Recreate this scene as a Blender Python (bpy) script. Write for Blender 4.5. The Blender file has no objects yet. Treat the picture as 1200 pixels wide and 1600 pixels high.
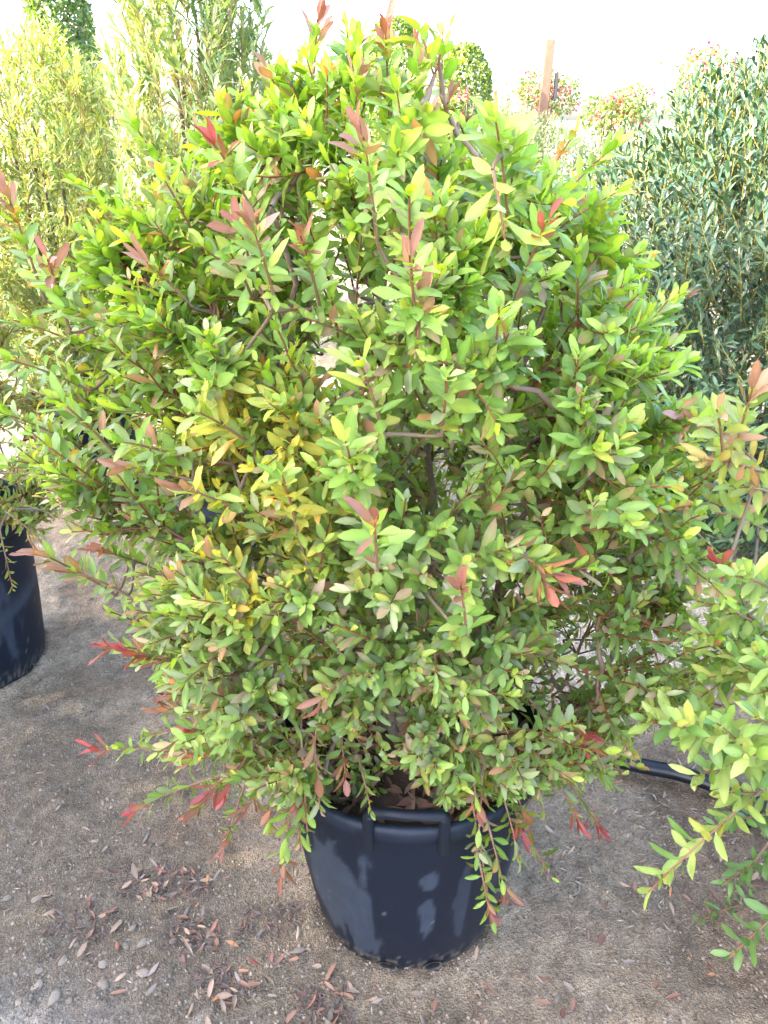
import bpy, math, random
import numpy as np
from mathutils import Vector
S = bpy.context.scene
R = np.random.default_rng(11)
PI = math.pi
# ------------------------------------------------------------------ camera, sky, sun, exposure
H, PITCH, FPX = 1.6, math.radians(27.0), 1204.0
cd = bpy.data.cameras.new('camera'); cam = bpy.data.objects.new('camera', cd)
S.collection.objects.link(cam); S.camera = cam
cd.sensor_fit = 'VERTICAL'; cd.angle_y = 2*math.atan(800/FPX)
cd.clip_start = 0.05; cd.clip_end = 3000
cam.location = (0, 0, H); cam.rotation_euler = (PI/2-PITCH, 0, 0)
SUN_EL, SUN_AZ = math.radians(27), math.radians(-108)      # azimuth measured from +Y towards +X
w = bpy.data.worlds.new('World'); S.world = w; w.use_nodes = True
nt = w.node_tree; bg = nt.nodes['Background']
sky = nt.nodes.new('ShaderNodeTexSky'); sky.sky_type = 'NISHITA'; sky.sun_disc = False
sky.sun_elevation = SUN_EL; sky.sun_rotation = SUN_AZ; sky.air_density = 0.8; sky.dust_density = 3.5; sky.ozone_density = 0.4
nt.links.new(sky.outputs[0], bg.inputs[0]); bg.inputs[1].default_value = 0.15
sl = bpy.data.lights.new('sun', 'SUN'); sl.energy = 2.0; sl.angle = math.radians(0.6); sl.color = (1, .9, .74)
so = bpy.data.objects.new('sun', sl); S.collection.objects.link(so)
sd = Vector((math.sin(SUN_AZ)*math.cos(SUN_EL), math.cos(SUN_AZ)*math.cos(SUN_EL), math.sin(SUN_EL)))
so.rotation_euler = sd.to_track_quat('Z', 'Y').to_euler()
S.view_settings.view_transform = 'Standard'; S.view_settings.look = 'None'; S.view_settings.gamma = 1
S.view_settings.exposure = 3.72
S.render.engine = 'CYCLES'
S.cycles.max_bounces = 8; S.cycles.transparent_max_bounces = 8

# ------------------------------------------------------------------ helpers
def V(*a): return np.array(a, float)
def nrm(a):
    a = np.asarray(a, float); return a/np.maximum(np.linalg.norm(a, axis=-1, keepdims=True), 1e-9)
def ray(px, py):
    x = (px-600)/FPX; y = (800-py)/FPX
    return V(x, math.cos(PITCH)+y*math.sin(PITCH), -math.sin(PITCH)+y*math.cos(PITCH))
def at_y(px, py, Y):
    d = ray(px, py); return V(0, 0, H)+d*(Y/d[1])
def at_z(px, py, z=0.0):
    d = ray(px, py); return V(0, 0, H)+d*((z-H)/d[2])
def smooth01(x): x = np.clip(x, 0, 1); return x*x*(3-2*x)
_perm = np.random.default_rng(5).random((256, 256))
def vnoise(x, y):
    x = np.asarray(x, float); y = np.asarray(y, float)
    xi = np.floor(x).astype(int); yi = np.floor(y).astype(int)
    fx = smooth01(x-xi); fy = smooth01(y-yi)
    g = lambda a, b: _perm[a & 255, b & 255]
    return (g(xi, yi)*(1-fx)+g(xi+1, yi)*fx)*(1-fy)+(g(xi, yi+1)*(1-fx)+g(xi+1, yi+1)*fx)*fy
def fbm(x, y, o=4):
    s = 0; a = 1; t = 0
    for k in range(o):
        s = s+a*vnoise(x*2**k+17*k, y*2**k+31*k); t += a; a *= .5
    return s/t
def link_mesh(name, verts, faces, mat, parent=None, smooth=True, cols=None):
    me = bpy.data.meshes.new(name)
    verts = np.asarray(verts, np.float32)
    if isinstance(faces, tuple):           # (flat loop array, sizes array)
        loops, sizes = faces
        me.vertices.add(len(verts)); me.vertices.foreach_set('co', verts.ravel())
        me.loops.add(len(loops)); me.loops.foreach_set('vertex_index', loops.astype(np.int32))
        me.polygons.add(len(sizes))
        st = np.concatenate([[0], np.cumsum(sizes)[:-1]]).astype(np.int32)
        me.polygons.foreach_set('loop_start', st)
    else:
        me.from_pydata([tuple(v) for v in verts], [], faces)
    if cols is not None:
        ca = me.color_attributes.new('Col', 'FLOAT_COLOR', 'POINT')
        c4 = np.ones((len(verts), 4), np.float32); c4[:, :3] = cols
        ca.data.foreach_set('color', c4.ravel())
    me.update(calc_edges=True); me.validate()
    if smooth: me.polygons.foreach_set('use_smooth', np.ones(len(me.polygons), bool))
    me.materials.append(mat)
    o = bpy.data.objects.new(name, me); S.collection.objects.link(o)
    if parent is not None: o.parent = parent; o.matrix_parent_inverse = parent.matrix_basis.inverted()
    return o
def tag(o, label, cat, group=None, kind=None):
    o['label'] = label; o['category'] = cat
    if group: o['group'] = group
    if kind: o['kind'] = kind
    return o
def thing(name, loc, label, cat, group=None):
    o = bpy.data.objects.new(name, None); S.collection.objects.link(o); o.location = tuple(loc)
    o.empty_display_size = .1
    return tag(o, label, cat, group)

# ---- materials
def newmat(name):
    m = bpy.data.materials.new(name); m.use_nodes = True
    t = m.node_tree; b = t.nodes['Principled BSDF']; return m, t, b
def N(t, typ, **k):
    n = t.nodes.new(typ)
    for a, v in k.items(): setattr(n, a, v)
    return n
def leaf_mat(name, rough=.36, trans=.38, spec=.35, under=(.5, .58, .34), um=.25):
    m, t, b = newmat(name); L = t.links
    at = N(t, 'ShaderNodeAttribute'); at.attribute_name = 'Col'
    geo = N(t, 'ShaderNodeNewGeometry')
    tc = N(t, 'ShaderNodeTexCoord'); no = N(t, 'ShaderNodeTexNoise'); no.inputs['Scale'].default_value = 55; no.inputs['Detail'].default_value = 3
    L.new(tc.outputs['Object'], no.inputs['Vector'])
    mr = N(t, 'ShaderNodeMapRange'); mr.inputs[3].default_value = .78; mr.inputs[4].default_value = 1.2
    L.new(no.outputs['Fac'], mr.inputs[0])
    mul0 = N(t, 'ShaderNodeVectorMath', operation='SCALE'); L.new(at.outputs['Color'], mul0.inputs[0]); L.new(mr.outputs[0], mul0.inputs['Scale'])
    n3_ = N(t, 'ShaderNodeTexNoise'); n3_.inputs['Scale'].default_value = 170; n3_.inputs['Detail'].default_value = 4; L.new(tc.outputs['Object'], n3_.inputs['Vector'])
    m3_ = N(t, 'ShaderNodeMapRange'); m3_.inputs[1].default_value = .66; m3_.inputs[2].default_value = .72; m3_.inputs[4].default_value = .55; L.new(n3_.outputs['Fac'], m3_.inputs[0])
    mul = N(t, 'ShaderNodeMixRGB'); mul.inputs[2].default_value = (.16, .085, .03, 1); L.new(m3_.outputs[0], mul.inputs[0]); L.new(mul0.outputs[0], mul.inputs[1])
    mx = N(t, 'ShaderNodeMixRGB'); mx.inputs[2].default_value = (*[c*.5 for c in under], 1)
    bf = N(t, 'ShaderNodeMath', operation='MULTIPLY'); bf.inputs[1].default_value = um; L.new(geo.outputs['Backfacing'], bf.inputs[0])
    L.new(bf.outputs[0], mx.inputs[0]); L.new(mul.outputs[0], mx.inputs[1])
    L.new(mx.outputs[0], b.inputs['Base Color'])
    b.inputs['Roughness'].default_value = rough; b.inputs['Specular IOR Level'].default_value = spec
    tr = N(t, 'ShaderNodeBsdfTranslucent')
    tcx = N(t, 'ShaderNodeMixRGB', blend_type='MULTIPLY'); tcx.inputs[0].default_value = 1; tcx.inputs[2].default_value = (1.5, 1.35, .55, 1)
    L.new(mul.outputs[0], tcx.inputs[1]); L.new(tcx.outputs[0], tr.inputs['Color'])
    ms = N(t, 'ShaderNodeMixShader'); ms.inputs[0].default_value = trans
    L.new(b.outputs[0], ms.inputs[1]); L.new(tr.outputs[0], ms.inputs[2])
    L.new(ms.outputs[0], t.nodes['Material Output'].inputs['Surface'])
    return m
def attr_mat(name, rough=.7, spec=.3, nscale=60, nlo=.7, nhi=1.25, bump=0, bscale=150):
    m, t, b = newmat(name); L = t.links
    at = N(t, 'ShaderNodeAttribute'); at.attribute_name = 'Col'
    tc = N(t, 'ShaderNodeTexCoord'); no = N(t, 'ShaderNodeTexNoise'); no.inputs['Scale'].default_value = nscale; no.inputs['Detail'].default_value = 6
    L.new(tc.outputs['Object'], no.inputs['Vector'])
    mr = N(t, 'ShaderNodeMapRange'); mr.inputs[3].default_value = nlo; mr.inputs[4].default_value = nhi
    L.new(no.outputs['Fac'], mr.inputs[0])
    mul = N(t, 'ShaderNodeVectorMath', operation='SCALE'); L.new(at.outputs['Color'], mul.inputs[0]); L.new(mr.outputs[0], mul.inputs['Scale'])
    L.new(mul.outputs[0], b.inputs['Base Color'])
    b.inputs['Roughness'].default_value = rough; b.inputs['Specular IOR Level'].default_value = spec
    if bump:
        n2 = N(t, 'ShaderNodeTexNoise'); n2.inputs['Scale'].default_value = bscale; n2.inputs['Detail'].default_value = 5
        L.new(tc.outputs['Object'], n2.inputs['Vector'])
        bp = N(t, 'ShaderNodeBump'); bp.inputs['Strength'].default_value = bump; bp.inputs['Distance'].default_value = .004
        L.new(n2.outputs['Fac'], bp.inputs['Height']); L.new(bp.outputs[0], b.inputs['Normal'])
    return m
M_leaf = leaf_mat('broad_leaf')
M_red = leaf_mat('young_red_leaf', rough=.5, trans=.3, under=(.6, .36, .34), um=.3)
M_narrow = leaf_mat('narrow_leaf', rough=.38, trans=.28, spec=.5)
M_glossy = leaf_mat('glossy_dark_leaf', rough=.3, trans=.16, spec=.6, under=(.2, .34, .26), um=.35)
M_dry = leaf_mat('dry_leaf', rough=.65, trans=.05, spec=.25, under=(.5, .36, .28), um=.35)
M_petal = leaf_mat('petal', rough=.6, trans=.4, spec=.2, under=(.9, .4, .5), um=.3)
M_bark = attr_mat('bark', rough=.85, nscale=90, nlo=.6, nhi=1.35, bump=.8, bscale=220)
M_twig = attr_mat('twig', rough=.6, nscale=120, nlo=.8, nhi=1.2)
M_plastic = attr_mat('black_plastic', rough=.5, spec=.3, nscale=35, nlo=.85, nhi=1.15, bump=.08, bscale=260)
M_pipe = attr_mat('pipe_plastic', rough=.38, spec=.45, nscale=30, nlo=.7, nhi=1.4)
M_stone = attr_mat('stone', rough=.9, nscale=200, nlo=.7, nhi=1.25, bump=.6, bscale=300)
M_wood = attr_mat('post_wood', rough=.8, nscale=30, nlo=.7, nhi=1.2)

# ---- leaf batches
class Leaves:
    def __init__(s): s.a = []
    def add(s, P, D, Nn, L, W, fold, curl, C1, C2):
        n = len(P)
        f = lambda x: np.broadcast_to(np.asarray(x, float), (n,)) if np.ndim(x) < 1 or np.ndim(x) == 1 and len(np.atleast_1d(x)) == n else x
        s.a.append((np.asarray(P, float), nrm(D), Nn, f(L), f(W), f(fold), f(curl),
                    np.broadcast_to(C1, (n, 3)), np.broadcast_to(C2, (n, 3))))
    def count(s): return sum(len(q[0]) for q in s.a)
    def build(s, name, mat, parent=None, lod=2, origin=(0, 0, 0)):
        P, D, Nn, L, W, fo, cu, C1, C2 = [np.concatenate([q[k] for q in s.a]) for k in range(9)]
        Nn = Nn-(Nn*D).sum(1, keepdims=True)*D; Nn = nrm(Nn); Sd = np.cross(D, Nn)
        if lod == 2: st = [(.12, .16), (.34, .82), (.62, 1.0), (.86, .66)]
        elif lod == 1: st = [(.3, .75), (.68, .9)]
        else: st = [(.5, 1.0)]
        rows = [(0.0, 0.0, 0.0)]
        for t_, h_ in st: rows += [(t_, -1.0, h_), (t_, 0.0, h_), (t_, 1.0, h_)]
        rows += [(1.0, 0.0, 0.0)]
        if lod == 0: rows = [(0, 0, 0), (.5, -1, 1), (.5, 1, 1), (1, 0, 0)]
        rows = np.array(rows); k = len(rows); n = len(P)
        t_ = rows[:, 0][None, :]; s_ = rows[:, 1][None, :]; h_ = rows[:, 2][None, :]
        hw = (W/2)[:, None]*h_
        x = s_*hw*np.cos(fo)[:, None]
        z = np.abs(s_)*hw*np.sin(fo)[:, None]-(cu*L)[:, None]*t_**2
        if lod == 2:                                       # slight waviness of the blade edge
            z = z+np.abs(s_)*hw*.25*np.sin(t_*7+(P[:, :1]*900) % 6.28+s_)
        y = L[:, None]*t_
        v = P[:, None, :]+D[:, None, :]*y[..., None]+Sd[:, None, :]*x[..., None]+Nn[:, None, :]*z[..., None]
        mixf = (t_**1.5)[..., None]*np.ones((n, 1, 1))
        c = C1[:, None, :]*(1-mixf)+C2[:, None, :]*mixf
        if lod == 2: c = c*np.where((s_ == 0), 1.22, .97)[..., None]     # paler midrib
        if lod == 0: fs = [(0, 1, 3), (0, 3, 2)]
        else:
            m = len(st); fs = [(0, 1, 2), (0, 2, 3)]
            for j in range(m-1):
                a = 1+3*j; b = a+3
                fs += [(a, b, b+1, a+1), (a+1, b+1, b+2, a+2)]
            a = 1+3*(m-1); fs += [(a, k-1, a+1), (a+1, k-1, a+2)]
        flat = np.array([i for f in fs for i in f]); sz = np.array([len(f) for f in fs])
        loops = (flat[None, :]+(np.arange(n)*k)[:, None]).ravel(); sizes = np.tile(sz, n)
        return link_mesh(name, v.reshape(-1, 3), (loops, sizes), mat, parent, True, c.reshape(-1, 3))

class Tubes:
    def __init__(s): s.v = []; s.l = []; s.c = []; s.n = 0
    def add(s, pts, r0, r1, col, sides=5, col2=None, lump=0, radii=None):
        pts = np.asarray(pts, float); m = len(pts)
        T = nrm(np.gradient(pts, axis=0)); up = V(0.13, .27, .95) if abs(T[0][2]) < .8 else V(.9, .3, .1)
        A = nrm(np.cross(T, up)); B = np.cross(T, A)
        rr = np.linspace(r0, r1, m) if radii is None else np.asarray(radii, float)
        if lump: rr = rr*(1+lump*(R.random(m)-.5))
        th = np.arange(sides)*2*PI/sides
        ring = A[:, None]*np.cos(th)[None, :, None]+B[:, None]*np.sin(th)[None, :, None]
        v = pts[:, None]+ring*rr[:, None, None]
        i = np.arange(m-1)[:, None]*sides; j = np.arange(sides)[None, :]; j2 = (j+1) % sides
        q = np.stack([i+j, i+j2, i+sides+j2, i+sides+j], -1).reshape(-1)
        s.v.append(v.reshape(-1, 3)); s.l.append(q+s.n); s.n += m*sides
        c2 = col if col2 is None else col2
        f = np.linspace(0, 1, m)[:, None, None]
        s.c.append((np.asarray(col)[None, None]*(1-f)+np.asarray(c2)[None, None]*f+np.zeros((m, sides, 3))).reshape(-1, 3))
    def build(s, name, mat, parent=None):
        l = np.concatenate(s.l)
        return link_mesh(name, np.concatenate(s.v), (l, np.full(len(l)//4, 4)), mat, parent, True, np.concatenate(s.c))

def bez(a, b, c, d, n=7):
    t = np.linspace(0, 1, n)[:, None]
    return (1-t)**3*a+3*(1-t)**2*t*b+3*(1-t)*t*t*c+t**3*d
GA = 2.39996
def shoot(F, pts, n, L, W, colfn, a0=1.15, a1=.55, t0=.12, updo=.35, fold=.25, curl=.12, tip=True, tipscale=.55, phase=None, upn=.5):
    """spiral of leaves along the polyline pts"""
    pts = np.asarray(pts, float); m = len(pts)
    t = np.linspace(t0, 1, n)+R.normal(0, .01, n); t = np.clip(t, 0, 1)
    f = t*(m-1); i = np.minimum(f.astype(int), m-2); fr = (f-i)[:, None]
    P = pts[i]*(1-fr)+pts[i+1]*fr
    T = nrm(pts[i+1]-pts[i]); up = V(.21, .33, .92)
    A = nrm(np.cross(T, up)); B = np.cross(T, A)
    ph = (R.random()*6.28 if phase is None else phase)+np.arange(n)*GA+R.normal(0, .5, n)
    rad = A*np.cos(ph)[:, None]+B*np.sin(ph)[:, None]
    an = (a0+(a1-a0)*t**1.5+R.normal(0, .24, n))[:, None]
    D = T*np.cos(an)+rad*np.sin(an)
    D = nrm(D+V(0, 0, 1)*updo*(R.random(n)*.8+.2)[:, None]*(1-abs(D[:, 2:3])))
    Nn = nrm(T*np.sin(an)-rad*np.cos(an))
    Nn = nrm(Nn+V(0, 0, 1)*upn+R.normal(0, .22, (n, 3)))
    sc = np.ones(n)
    if tip: sc = np.interp(t, [0, .15, .5, .85, 1], [.75, .95, 1.05, .9, tipscale])
    Ls = L*sc*R.choice([R.uniform(.5, .8), 1, 1, 1], n)*R.uniform(.78, 1.25, n); Ws = W*sc*R.uniform(.8, 1.18, n)
    C1, C2 = colfn(n, t, P)
    F.add(P, D, Nn, Ls, Ws, np.abs(R.normal(fold, .18, n)), R.normal(curl, .16, n), C1, C2)

def axis(base, d, length, bend, n=6, wob=.012):
    t = np.linspace(0, 1, n)[:, None]
    d = nrm(d); p = base+d*length*t+np.asarray(bend)*length*t*t
    p[1:] += R.normal(0, wob*length, (n-1, 3)); return p

# ------------------------------------------------------------------ setting: ground
def gspace(lo, hi, c0, c1, fine, growth=1.13):
    xs = list(np.arange(c0, c1, fine)); a = fine; x = xs[0]
    left = []
    while x > lo: a *= growth; x -= a; left.append(x)
    a = fine; x = xs[-1]; right = []
    while x < hi: a *= growth; x += a; right.append(x)
    return np.array(left[::-1]+xs+right)
gx = gspace(-900, 900, -1.7, 1.7, .014); gy = gspace(-300, 1500, .25, 3.4, .014)
GX, GY = np.meshgrid(gx, gy)
near = smooth01((6-np.hypot(GX, GY-1.5))/3)
Zg = .020*(fbm(GX*1.7, GY*1.7, 3)-.5)+.012*(fbm(GX*9, GY*9, 3)-.5)+.010*(fbm(GX*38+3, GY*38, 2)-.5)
clod = np.maximum(fbm(GX*26+9, GY*26+4, 2)-.6, 0)*.06*(fbm(GX*3, GY*3+40, 2) > .45)
bank = sum(.016*np.exp(-((np.hypot(GX-cx_, GY-cy_)-rr_)/.03)**2)*(.5+fbm(GX*12, GY*12, 3)) for cx_, cy_, rr_ in ((.055, 1.215, .225), (-1.372, 2.05, .25)))
Zg = (Zg+clod+bank)*near-.004
def ground_z(x, y):
    i = np.clip(np.searchsorted(gx, x)-1, 0, len(gx)-2); j = np.clip(np.searchsorted(gy, y)-1, 0, len(gy)-2)
    fx = (x-gx[i])/(gx[i+1]-gx[i]); fy = (y-gy[j])/(gy[j+1]-gy[j])
    return (Zg[j, i]*(1-fx)+Zg[j, i+1]*fx)*(1-fy)+(Zg[j+1, i]*(1-fx)+Zg[j+1, i+1]*fx)*fy
n1 = fbm(GX*1.9+5.3, GY*1.9+8, 4); n2 = fbm(GX*5+1, GY*5+2, 4); n3 = fbm(GX*22, GY*22, 3)
brown = V(.375, .285, .200); dark = V(.225, .175, .125); pale = V(.47, .41, .335); red = V(.33, .215, .14)
col = brown+(dark-brown)*smooth01((n1-.47)*6+(n2-.5)*2)[..., None]*.9
col = col+(red-col)*smooth01((n2-.6)*8)[..., None]*.35
patch = smooth01((fbm(GX*2.2+70, GY*2.2+3, 4)-.58)*9+(n3-.5)*2)
col = col+(pale-col)*patch[..., None]*.45
path = smooth01((GX-.28+.25*(n2-.5))/.35)*smooth01((GY-1.75+.3*(n2-.5))/.3)     # dry pale track on the right, behind
col = col+(pale*1.05-col)*path[..., None]*.85
farp = smooth01((GY-2.2+.4*(n2-.5))/1.2); col = col+(V(.24, .205, .17)-col)*farp[..., None]*.6
leftp = smooth01((-.42-GX+.2*(n2-.5))/.25)*smooth01((1.05-GY+.2*(n1-.5))/.25); col = col+(V(.36, .325, .285)-col)*leftp[..., None]*.6
col = col*(1+(n3-.5)*.35)[..., None]
ny, nx = GX.shape
idx = np.arange(ny*nx).reshape(ny, nx)
q = np.stack([idx[:-1, :-1], idx[:-1, 1:], idx[1:, 1:], idx[1:, :-1]], -1).reshape(-1)
M_ground, t, b = newmat('dry_soil'); L = t.links
atn = N(t, 'ShaderNodeAttribute'); atn.attribute_name = 'Col'
tc = N(t, 'ShaderNodeTexCoord')
na = N(t, 'ShaderNodeTexNoise'); na.inputs['Scale'].default_value = 130; na.inputs['Detail'].default_value = 9; na.inputs['Roughness'].default_value = .75
nb = N(t, 'ShaderNodeTexVoronoi'); nb.inputs['Scale'].default_value = 240
nc = N(t, 'ShaderNodeTexNoise'); nc.inputs['Scale'].default_value = 28; nc.inputs['Detail'].default_value = 8
for n_ in (na, nb, nc): L.new(tc.outputs['Object'], n_.inputs['Vector'])
mr = N(t, 'ShaderNodeMapRange'); mr.inputs[1].default_value = .3; mr.inputs[2].default_value = .72; mr.inputs[3].default_value = .38; mr.inputs[4].default_value = 1.6
L.new(na.outputs['Fac'], mr.inputs[0])
mr2 = N(t, 'ShaderNodeMapRange'); mr2.inputs[1].default_value = .3; mr2.inputs[2].default_value = .7; mr2.inputs[3].default_value = .75; mr2.inputs[4].default_value = 1.25
L.new(nc.outputs['Fac'], mr2.inputs[0])
mm = N(t, 'ShaderNodeMath', operation='MULTIPLY'); L.new(mr.outputs[0], mm.inputs[0]); L.new(mr2.outputs[0], mm.inputs[1])
sc = N(t, 'ShaderNodeVectorMath', operation='SCALE'); L.new(atn.outputs['Color'], sc.inputs[0]); L.new(mm.outputs[0], sc.inputs['Scale'])
L.new(sc.outputs[0], b.inputs['Base Color']); b.inputs['Roughness'].default_value = .95; b.inputs['Specular IOR Level'].default_value = .15
ad = N(t, 'ShaderNodeMath', operation='ADD'); L.new(na.outputs['Fac'], ad.inputs[0])
m3 = N(t, 'ShaderNodeMath', operation='MULTIPLY'); m3.inputs[1].default_value = .6; L.new(nb.outputs['Distance'], m3.inputs[0]); L.new(m3.outputs[0], ad.inputs[1])
bp = N(t, 'ShaderNodeBump'); bp.inputs['Strength'].default_value = 1.0; bp.inputs['Distance'].default_value = .011
L.new(ad.outputs[0], bp.inputs['Height']); L.new(bp.outputs[0], b.inputs['Normal'])
g = link_mesh('ground', np.stack([GX, GY, Zg], -1).reshape(-1, 3), (q, np.full(len(q)//4, 4)), M_ground, None, True, col.reshape(-1, 3))
g['kind'] = 'structure'

# ------------------------------------------------------------------ pots
def make_pot(parent, c, rt=.262, rb=.205, h=.485, seed=0, handle_az=-PI/2, dust=1.0, nseg=220):
    """lathe pot: c = centre on the ground"""
    prof = []   # (r, z)
    zz = np.linspace(.02, h-.045, 46)
    prof.append((rb-.03, .004)); prof.append((rb-.012, .004)); prof.append((rb-.003, .010))
    for z in zz:
        f = (z-.02)/(h-.065); prof.append((rb+(rt-.012-rb)*f**.85+.004*math.sin(f*PI), z))
    prof += [(rt-.008, h-.044), (rt+.002, h-.040), (rt+.006, h-.034), (rt+.007, h-.012), (rt+.004, h-.003), (rt-.002, h),
             (rt-.009, h-.002), (rt-.013, h-.008), (rt-.015, h-.03), (rt-.02, h-.09)]
    prof = np.array(prof); k = len(prof)
    th = np.arange(nseg)*2*PI/nseg
    r = prof[:, 0][:, None]+.0018*np.sin(2*th+seed)[None, :]+.0012*np.sin(5*th+2*seed)[None, :]
    z = prof[:, 1][:, None]+0*th[None, :]
    v = np.stack([c[0]+r*np.cos(th), c[1]+r*np.sin(th), c[2]+z], -1)
    i = np.arange(k-1)[:, None]*nseg; j = np.arange(nseg)[None, :]; j2 = (j+1) % nseg
    q = np.stack([i+j, i+j2, i+nseg+j2, i+nseg+j], -1).reshape(-1)
    base = V(.0058, .0100, .020)
    A = np.broadcast_to(th[None, :], r.shape); Z = z/h
    u = (A+PI/2+PI) % (2*PI)-PI                     # 0 = facing the path, in front
    nz = fbm(A*9+seed*7, Z*6, 4); nf = fbm(A*30+seed, Z*26, 3)
    d = np.zeros_like(Z)
    def blob(u0, z0, su, sz, a=1):
        return a*smooth01((1-np.sqrt(((u-u0)/su)**2+((Z-z0)/sz)**2)+(nz-.5)*1.5)*5)
    if seed == 0:
        d = np.maximum.reduce([blob(-.62, .40, .38, .36, .9), blob(.11, .42, .07, .14), blob(.10, .66, .07, .07), blob(.42, .45, .06, .32, .6), blob(1.15, .4, .4, .3, .6), blob(2.6, .5, .8, .3)])
    else:
        d = np.maximum.reduce([smooth01((Z-.28-.22*np.sin(A*1.0+seed))*30)*smooth01((.62-Z+(nz-.5)*.1)*8)*.8, blob(.8, .5, .5, .3, .7), blob(-1, .5, .6, .3, .8)])
    d = d*(.65+.5*nf)*dust
    dustc = V(.048, .062, .088)
    cc = base+(dustc-base)*np.clip(d, 0, 1)[..., None]*.8
    splash = smooth01((.13-Z+(nf-.5)*.12)*9)*smooth01((nf-.46)*9); cc = cc+(V(.15, .125, .10)-cc)*(splash*.6)[..., None]
    spk = (R.random(Z.shape) > .9945) & (Z < .45); cc[spk] = V(.09, .09, .09)
    rimd = smooth01((Z-.93)*30)*nf; cc = cc+(dustc-cc)*(rimd*.35)[..., None]
    pot = link_mesh('pot', v.reshape(-1, 3), (q, np.full(len(q)//4, 4)), M_plastic, parent, True, cc.reshape(-1, 3))
    # bottom disc
    # handles: square-section arches standing on the rim, front and back
    for s in (0, PI):
        az = handle_az+s; T = Tubes(); hw = .235
        pts = [(-hw, h-.05), (-hw, h-.02), (-hw, h+.028), (-hw*.985, h+.038), (-hw*.95, h+.042), (0, h+.044), (hw*.95, h+.042), (hw*.985, h+.038), (hw, h+.028), (hw, h-.02), (hw, h-.05)]
        pp = [V(c[0]+(rt+.010)*math.cos(az+a), c[1]+(rt+.010)*math.sin(az+a), c[2]+zz_) for a, zz_ in pts]
        T.add(pp, .0105, .0105, V(.007, .010, .018), sides=8)
        T.build('handle', M_plastic, pot)
    # drain holes low on the wall: shallow dark cups with a pale crust
    hs = []
    for k_, u0 in enumerate((-.22, .22, 1.3, -1.5, 3.0)):
        az = -PI/2+u0; nvec = V(math.cos(az), math.sin(az), 0); side = V(-math.sin(az), math.cos(az), 0)
        ctr = V(c[0], c[1], c[2]+.022)+nvec*(rb+.0045)
        vv = [ctr-nvec*.006]; ff = []; cl = [V(.003, .003, .004)]
        m = 14
        for rr, dn, cx in ((.012, 0.0, V(.01, .01, .012)), (.0165, .001, V(.12, .11, .10))):
            for a in range(m):
                th_ = a*2*PI/m; vv.append(ctr+side*rr*1.25*math.cos(th_)+V(0, 0, 1)*rr*.8*math.sin(th_)+nvec*dn*(1 if k_ else 2)); cl.append(cx*(.6+.8*R.random()))
        for a in range(m):
            b_ = (a+1) % m; ff.append((0, 1+a, 1+b_)); ff.append((1+a, 1+m+a, 1+m+b_, 1+b_))
        link_mesh('drain_hole', vv, ff, M_plastic, pot, True, np.array(cl))
    # soil
    rs = np.linspace(0, rt-.019, 26); ths = np.arange(90)*2*PI/90
    RR, TT = np.meshgrid(rs, ths, indexing='ij')
    x = RR*np.cos(TT); y = RR*np.sin(TT); zs = h-.062+.018*(fbm(x*20+seed, y*20, 4)-.5)+.03*np.exp(-(RR/.09)**2)
    v = np.stack([c[0]+x, c[1]+y, c[2]+zs], -1)
    i = np.arange(25)[:, None]*90; j = np.arange(90)[None, :]; j2 = (j+1) % 90
    q = np.stack([i+j, i+90+j, i+90+j2, i+j2], -1).reshape(-1)
    sc_ = V(.07, .045, .032)*(.6+.9*fbm(x*60, y*60, 3))[..., None]
    link_mesh('soil', v.reshape(-1, 3), (q, np.full(len(q)//4, 4)), M_stone, parent, True, sc_.reshape(-1, 3))
    # dry leaf mulch on the soil
    F = Leaves(); n = 330
    rr = np.sqrt(R.random(n))*(rt-.035); tt = R.random(n)*6.28
    P = np.stack([c[0]+rr*np.cos(tt), c[1]+rr*np.sin(tt), c[2]+h-.05+R.random(n)*.02+.02*np.exp(-(rr/.09)**2)], 1)
    D = np.stack([np.cos(tt*7), np.sin(tt*7), R.normal(0, .25, n)], 1)
    C = np.array([V(.20, .075, .045), V(.13, .055, .038), V(.28, .13, .08), V(.22, .14, .10)])[R.integers(0, 4, n)]*R.uniform(.6, 1.2, (n, 1))
    F.add(P, D, np.tile(V(0, 0, 1), (n, 1))+R.normal(0, .3, (n, 3)), R.uniform(.03, .055, n), R.uniform(.010, .017, n), R.uniform(.2, .7, n), R.normal(0, .15, n), C, C*.8)
    F.build('leaf_mulch', M_dry, parent, 1)
    return pot

# ------------------------------------------------------------------ colour functions
def pal(list_, p):
    A = np.array([c for c in list_]); p = np.array(p, float); p = p/p.sum()
    return lambda n: A[R.choice(len(A), n, p=p)]
GREEN = pal([V(.175, .30, .036), V(.135, .26, .035), V(.23, .335, .038), V(.18, .25, .09), V(.32, .36, .045), V(.36, .17, .06), V(.30, .21, .15)],
            [.34, .26, .2, .12, .045, .012, .012])
GREENLOW = pal([V(.15, .265, .055), V(.18, .30, .06), V(.23, .28, .15), V(.25, .34, .065), V(.32, .23, .17), V(.34, .15, .09), V(.33, .35, .07)],
               [.24, .26, .18, .17, .065, .03, .055])
SUNPATCH = pal([V(.48, .42, .05), V(.40, .42, .07), V(.25, .34, .05), V(.50, .30, .06)], [.35, .35, .25, .05])  # yellow leaf tones that stand in for a patch of sunlight
LIME = pal([V(.28, .40, .09), V(.34, .44, .12), V(.22, .36, .07), V(.42, .44, .09), V(.12, .26, .05)], [.3, .2, .25, .1, .15])
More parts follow.
